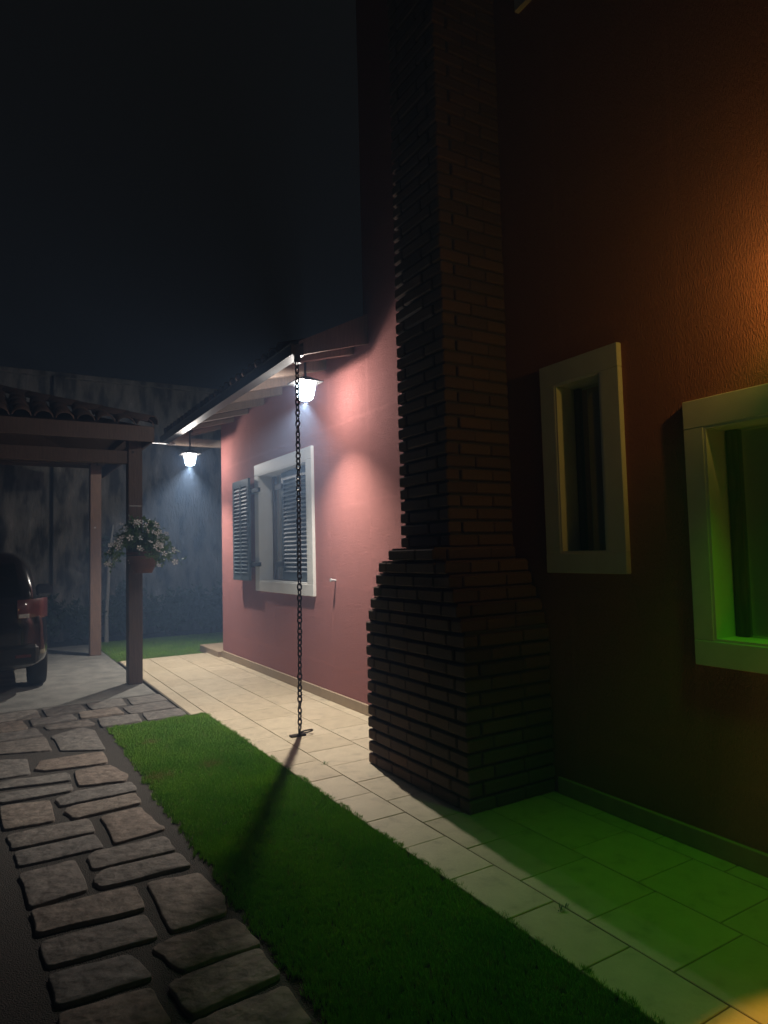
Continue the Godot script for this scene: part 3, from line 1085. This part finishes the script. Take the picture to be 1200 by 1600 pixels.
func build_car() -> void:
	# local z: rear bumper at 0, front towards -z
	var t := thing("parked_car", "dark glossy car parked under the carport, its rear right corner showing", "car", Vector3(-0.23, 0.0, -8.72))
	var paint := flat(Color(0.012, 0.010, 0.012), 0.25)
	paint.clearcoat_enabled = true
	paint.clearcoat = 1.0
	paint.clearcoat_roughness = 0.03
	var glass := flat(Color(0.008, 0.010, 0.010), 0.05)
	var rubber := flat(Color(0.012, 0.012, 0.012), 0.8)
	var plastic := flat(Color(0.015, 0.015, 0.015), 0.55)
	var red := flat(Color(0.11, 0.016, 0.02), 0.08)
	red.clearcoat_enabled = true
	red.clearcoat = 1.0
	var alloy := flat(Color(0.35, 0.36, 0.37), 0.3, 0.8)
	var st := mb()
	var body := []
	for s in [[0.0, 0.60, 0.42, 0.90], [-0.03, 0.73, 0.34, 0.98], [-0.10, 0.82, 0.29, 1.05], [-0.25, 0.87, 0.26, 1.10], [-0.6, 0.885, 0.25, 1.10], [-1.6, 0.89, 0.24, 1.06], [-2.8, 0.885, 0.24, 1.02], [-3.5, 0.87, 0.25, 0.96], [-4.0, 0.80, 0.28, 0.86], [-4.2, 0.62, 0.36, 0.72]]:
		body.append(ring_section(s[0], s[1], s[2], s[3], 0.93, 5.0))
	loft(st, body, Vector3(0, 0.6, -2))
	part(t, "body", st, paint)
	st = mb()
	var cab := []
	for s in [[-0.16, 0.70, 1.04, 1.08, 0.95], [-0.28, 0.74, 1.0, 1.34, 0.86], [-0.46, 0.76, 1.0, 1.58, 0.80], [-0.75, 0.77, 1.0, 1.66, 0.78], [-1.6, 0.78, 1.0, 1.68, 0.78], [-2.3, 0.77, 0.98, 1.60, 0.78], [-2.9, 0.76, 0.97, 1.22, 0.88], [-3.1, 0.74, 0.95, 1.02, 0.95]]:
		cab.append(ring_section(s[0], s[1], s[2], s[3], s[4], 6.0))
	loft(st, cab, Vector3(0, 1.2, -1.6))
	part(t, "cabin", st, paint)
	st = mb()   # rear window lies just behind the hatch surface
	var c := Vector3(0, 1.2, -1.5)
	face(st, [Vector3(-0.58, 1.13, -0.168), Vector3(0.58, 1.13, -0.168), Vector3(0.52, 1.52, -0.385), Vector3(-0.52, 1.52, -0.385)], c)
	part(t, "rear_window", st, glass)
	boxed(t, "bumper", Vector3(-0.76, 0.36, -0.12), Vector3(0.76, 0.58, 0.045), plastic, 0.035)
	boxed(t, "number_plate", Vector3(-0.2, 0.70, 0.0), Vector3(0.2, 0.82, 0.012), M.white, 0.003)
	for s in [-1.0, 1.0]:
		st = mb()
		st.set_smooth_group(0)
		var rows := []
		for y in [[0.86, 0.02], [0.89, 0.035], [0.97, 0.04], [1.06, 0.025], [1.09, 0.0]]:
			var row := []
			for k in 7:
				var f := k / 6.0
				var a := f * 1.35
				row.append(Vector3(s * (0.54 + sin(a) * 0.335), y[0] + f * 0.015, -0.055 - (1.0 - cos(a)) * 0.34 + y[1] * (1.0 - f * 0.35) + 0.02))
			rows.append(row)
		for i in rows.size() - 1:
			for k in 6:
				face(st, [rows[i][k], rows[i][k + 1], rows[i + 1][k + 1], rows[i + 1][k]], Vector3(s * 0.3, 0.97, -0.6))
		var lamp := part(t, "taillight", st, red)
		boxed(lamp, "reversing_lens", Vector3(s * 0.55, 0.885, -0.02), Vector3(s * 0.66, 0.93, 0.012), M.white, 0.005)
		boxed(t, "reflector", Vector3(s * 0.52, 0.44, 0.03), Vector3(s * 0.68, 0.475, 0.052), red, 0.004)
		st = mb()
		box(st, Vector3(s * 0.85, 1.02, -2.35), Vector3(s * 1.08, 1.20, -2.22), 0.04)
		tube(st, [Vector3(s * 0.78, 1.06, -2.30), Vector3(s * 0.88, 1.08, -2.29)], 0.03, 8)
		part(t, "wing_mirror", st, paint)
		for z in [-0.72, -3.35]:
			var wh := Node3D.new()
			wh.name = "wheel"
			t.add_child(wh, true)
			wh.position = Vector3(s * 0.78, 0.325, z)
			st = mb()
			var prof := []
			for k in 17:
				var a := PI * k / 16
				prof.append([0.235 + 0.09 * pow(sin(a), 0.45), -cos(a) * 0.105])
			lathe(st, prof, 28)
			var ty := put(wh, "tyre", finish(st), rubber)
			ty.rotation.z = PI / 2
			st = mb()
			lathe(st, [[0.0, 0.07], [0.05, 0.085], [0.2, 0.06], [0.235, 0.095], [0.24, 0.06], [0.24, -0.09]], 24)
			var rim := put(wh, "rim", finish(st), alloy)
			rim.rotation.z = -s * PI / 2

# ---------------------------------------------------------------- plants
func leaf_into(st: SurfaceTool, at: Vector3, dir: Vector3, n: Vector3, length: float, width: float) -> void:
	var s := dir.cross(n).normalized() * width * 0.5
	var bend := n.normalized() * length * 0.12
	var a := at
	var m := at + dir * length * 0.5 + bend
	var b := at + dir * length
	st.set_smooth_group(-1)
	for q in [[a, m + s, m], [m, m + s, b], [a, m, m - s], [m, b, m - s]]:
		for v in q: st.add_vertex(v)

func rand_dir() -> Vector3:
	var y := rng.randf_range(-1, 1)
	var a := rng.randf() * TAU
	var r := sqrt(1 - y * y)
	return Vector3(cos(a) * r, y, sin(a) * r)

func build_flowers() -> void:
	# hanging basket on the front post
	var t := thing("flower_basket", "terracotta basket of white flowers hung on the front carport post", "flower basket", Vector3(1.62, 1.36, -8.36))
	var st := mb()
	lathe(st, [[0.0, 0.0], [0.10, 0.0], [0.15, 0.10], [0.18, 0.23], [0.19, 0.23], [0.19, 0.255], [0.165, 0.255], [0.16, 0.2], [0.0, 0.19]], 24)
	part(t, "pot", st, M.terracotta)
	st = mb()
	tube(st, [Vector3(-0.03, 0.22, -0.29), Vector3(-0.02, 0.215, -0.175)], 0.012, 8)
	var ring := []
	for k in 24:
		var w := TAU * k / 24
		ring.append(Vector3(cos(w) * 0.188, 0.215, sin(w) * 0.188))
	tube(st, ring, 0.007, 6, true)
	part(t, "bracket", st, M.metal)
	st = mb()
	var tips := []
	for k in 40:   # trailing stems
		var a := rng.randf() * TAU
		var reach := rng.randf_range(0.15, 0.47)
		var up := rng.randf_range(0.15, 0.50) * (1.0 - reach * 0.8)
		var p0 := Vector3(cos(a) * 0.06, 0.2, sin(a) * 0.06)
		var p1 := Vector3(cos(a) * reach * 0.55, 0.25 + up, sin(a) * reach * 0.5)
		var p2 := Vector3(cos(a) * reach, 0.22 + up * 0.8 - reach * 0.62, sin(a) * reach * 0.8)
		tube(st, [p0, p1, p2], 0.004, 5)
		tips.append([p0, p1, p2])
	part(t, "stems", st, M.leaf[2])
	for v in 3:
		st = mb()
		for k in 800:
			var s: Array = tips[rng.randi() % tips.size()]
			var f := rng.randf()
			var p: Vector3 = s[0].lerp(s[1], f * 2) if f < 0.5 else s[1].lerp(s[2], f * 2 - 1)
			p += rand_dir() * rng.randf_range(0.0, 0.05)
			var d := (rand_dir() + Vector3(p.x, 0.1, p.z).normalized() * 0.8).normalized()
			leaf_into(st, p, d, (Vector3.UP + rand_dir() * 0.6).normalized(), rng.randf_range(0.04, 0.075), rng.randf_range(0.022, 0.036))
		part(t, "foliage", st, M.leaf[v])
	st = mb()   # five flat petals
	for k in 5:
		var w := TAU * k / 5
		var q := []
		for e in [[0.003, 0.0], [0.018, 0.42], [0.027, 0.2], [0.029, -0.02], [0.027, -0.24], [0.018, -0.46]]:
			q.append(Vector3(cos(w + e[1]) * e[0], 0.004 * e[0] / 0.027, sin(w + e[1]) * e[0]))
		face(st, q, Vector3(0, -1, 0))
	var flower := finish(st)
	for k in 75:
		var s: Array = tips[rng.randi() % tips.size()]
		var p: Vector3 = s[1].lerp(s[2], rng.randf_range(0.0, 1.0))
		p += (p - Vector3(0, 0.2, 0)).normalized() * rng.randf_range(0.035, 0.075) + Vector3(rng.randf_range(-0.03, 0.03), 0.01, 0.02)
		var o := put(t, "flower", flower, M.petal, p)
		var up := (Vector3(p.x * 0.8 + 0.25, 0.5, 0.9) + rand_dir() * 0.6).normalized()
		o.basis = Basis(Quaternion(Vector3.UP, up)) * Basis(Vector3.UP, rng.randf() * TAU) * rng.randf_range(1.0, 1.5)

func shrub(at: Vector3, w: float, h: float, leaf: float, label: String) -> void:
	var t := thing("shrub", label, "shrub", at, "shrubs along the boundary wall")
	var st := mb()
	var ends := []
	for k in 14:
		var a := rng.randf() * TAU
		var r := rng.randf_range(0.2, 1.0) * w * 0.5
		var top := h * rng.randf_range(0.6, 1.0) * (1.0 - 0.25 * r / (w * 0.5))
		var p1 := Vector3(cos(a) * r * 0.4, top * 0.5, sin(a) * r * 0.4)
		var p2 := Vector3(cos(a) * r, top, sin(a) * r)
		tube(st, [Vector3(cos(a) * 0.04, 0, sin(a) * 0.04), p1, p2], [0.014, 0.01, 0.004], 5)
		ends.append([p1, p2])
	part(t, "stems", st, M.stem)
	st = mb()
	for k in 1500:
		var e: Array = ends[rng.randi() % ends.size()]
		var p: Vector3 = e[0].lerp(e[1], rng.randf_range(-0.5, 1.05)) + rand_dir() * rng.randf_range(0.02, 0.16)
		p.y = maxf(p.y, 0.03)
		leaf_into(st, p, (rand_dir() + Vector3(0, 0.3, 0)).normalized(), rand_dir(), leaf * rng.randf_range(0.7, 1.2), leaf * 0.4)
	part(t, "foliage", st, M.darkleaf)

func build_plants() -> void:
	shrub(Vector3(0.75, -0.02, -13.75), 1.2, 1.0, 0.12, "dark bushy shrub against the boundary wall behind the car's mirror")
	shrub(Vector3(1.62, -0.02, -13.7), 1.1, 0.95, 0.10, "dark shrub between the two carport posts by the boundary wall")
	shrub(Vector3(2.35, -0.02, -13.6), 1.1, 1.15, 0.11, "dark shrub just right of the front carport post by the boundary wall")
	shrub(Vector3(3.15, -0.02, -13.6), 1.2, 1.05, 0.12, "dark shrub below the far lantern by the boundary wall")
	shrub(Vector3(4.0, -0.02, -13.5), 1.3, 1.1, 0.16, "dark shrub half hidden by the far corner of the pink house")
	# young tree with a slim pale trunk
	var t := thing("young_tree", "slim pale young tree trunk standing just right of the rear carport post", "tree", Vector3(1.93, -0.02, -13.35))
	var st := mb()
	tube(st, [Vector3(0, 0, 0), Vector3(0.0, 0.5, 0.0), Vector3(0.03, 1.1, 0.02), Vector3(0.06, 1.7, 0.0), Vector3(0.12, 2.2, 0.0)], [0.04, 0.034, 0.03, 0.024, 0.012], 10)
	part(t, "trunk", st, M.bark_pale)
	st = mb()
	for k in 120:
		var p := Vector3(0.06, 1.75, 0) + rand_dir() * rng.randf_range(0.05, 0.42)
		leaf_into(st, p, (rand_dir() + Vector3(0, -0.6, 0)).normalized(), rand_dir(), rng.randf_range(0.1, 0.2), 0.05)
	part(t, "crown", st, M.darkleaf)

func weed(at: Vector3, label: String) -> void:
	var t := thing("weed_tuft", label, "weed", at, "weeds in the tile joints")
	var st := mb()
	for k in 16:
		var a := rng.randf() * TAU
		var d := Vector3(cos(a), rng.randf_range(0.4, 1.4), sin(a)).normalized()
		leaf_into(st, Vector3(cos(a) * 0.008 + rng.randf_range(-0.02, 0.02), 0, sin(a) * 0.004), d, Vector3.UP, rng.randf_range(0.015, 0.035), 0.006)
	part(t, "blades", st, M.leaf[0])

func build_grass() -> void:
	weed(Vector3(2.145, -0.004, -4.50), "small weed tuft in the tile joint in front of the chain foot")
	weed(Vector3(2.12, -0.004, -2.14), "small weed tuft in the tile joint below the narrow window")
	var tufts := []
	for v in 3:
		var st := mb()
		for k in 8:
			var a := rng.randf() * TAU
			var r := rng.randf_range(0.0, 0.011)
			var b := Vector3(cos(a) * r, 0, sin(a) * r)
			var lean := Vector3(rng.randf_range(-1, 1), 0, rng.randf_range(-1, 1)) * 0.013
			var h := rng.randf_range(0.022, 0.04)
			var s := Vector3(cos(a + 1.5), 0, sin(a + 1.5)) * 0.0016
			st.set_smooth_group(-1)
			var m := b + lean * 0.4 + Vector3(0, h * 0.6, 0)
			var tip := b + lean + Vector3(0, h, 0)
			for q in [[b - s, b + s, m + s * 0.8], [b - s, m + s * 0.8, m - s * 0.8], [m - s * 0.8, m + s * 0.8, tip]]:
				for p in q: st.add_vertex(p)
		tufts.append(finish(st))
	var blade := StandardMaterial3D.new()
	blade.vertex_color_use_as_albedo = true
	blade.roughness = 0.6
	blade.backlight_enabled = true
	blade.backlight = Color(0.35, 0.45, 0.2)
	var n := FastNoiseLite.new()
	n.seed = 77
	n.frequency = 1.6
	var areas := [
		["lawn_grass", "bright green mown grass strip between the stone path and the tiled walkway", 0.93, 1.915, -6.68, 1.5, 9000.0],
		["rear_grass", "small green grass patch behind the tiled walkway", 1.7, 4.2, -13.4, -10.75, 1700.0],
	]
	for a in areas:
		var spots := []
		var count := int((a[3] - a[2]) * (a[5] - a[4]) * a[6])
		for k in count:
			var x := rng.randf_range(a[2], a[3])
			var z := rng.randf_range(a[4], a[5])
			if a[0] == "lawn_grass":
				var e1 := 1.885 + n.get_noise_2d(z * 3.0, 4.0) * 0.03 + n.get_noise_2d(z * 14.0, 9.0) * 0.02
				var e0 := 0.955 + n.get_noise_2d(z * 3.0, 30.0) * 0.05
				var back := -6.62 + n.get_noise_2d(x * 4.0, 60.0) * 0.06
				if x > e1 or x < e0 or z < back: continue
				# thinner and worn towards the stones
				if rng.randf() > smoothstep(0.0, 0.12, x - e0 + 0.03): continue
			elif x > 3.0 and z > -11.15: continue
			spots.append(Vector2(x, z))
		var mm := MultiMesh.new()
		mm.transform_format = MultiMesh.TRANSFORM_3D
		mm.use_colors = true
		mm.mesh = tufts[areas.find(a)]
		mm.instance_count = spots.size()
		for i in spots.size():
			var p: Vector2 = spots[i]
			var s := rng.randf_range(0.7, 1.15) * (1.0 + 0.3 * n.get_noise_2d(p.x * 1.3, p.y * 1.3))
			mm.set_instance_transform(i, Transform3D(Basis(Vector3.UP, rng.randf() * TAU) * Basis.from_scale(Vector3(1, s, 1)), Vector3(p.x, -0.021, p.y)))
			var f := clampf(0.5 + n.get_noise_2d(p.x, p.y) * 0.9 + rng.randf_range(-0.25, 0.25), 0, 1)
			var c := Color(0.185, 0.40, 0.03).lerp(Color(0.28, 0.49, 0.05), f)
			# dry patches
			var dry := 0.0
			for d in [[1.05, -4.95, 0.14], [1.45, -5.0, 0.13], [1.2, -5.9, 0.1]]:
				dry = maxf(dry, 1.0 - Vector2(d[0], d[1]).distance_to(p) / d[2])
			if rng.randf() < dry * 0.9 or rng.randf() < 0.03: c = Color(0.36, 0.36, 0.12)
			mm.set_instance_color(i, c)
		var o := MultiMeshInstance3D.new()
		o.multimesh = mm
		o.material_override = blade
		o.name = numbered(a[0])
		add_child(o)
		tag(o, a[1], "grass", "", "stuff")
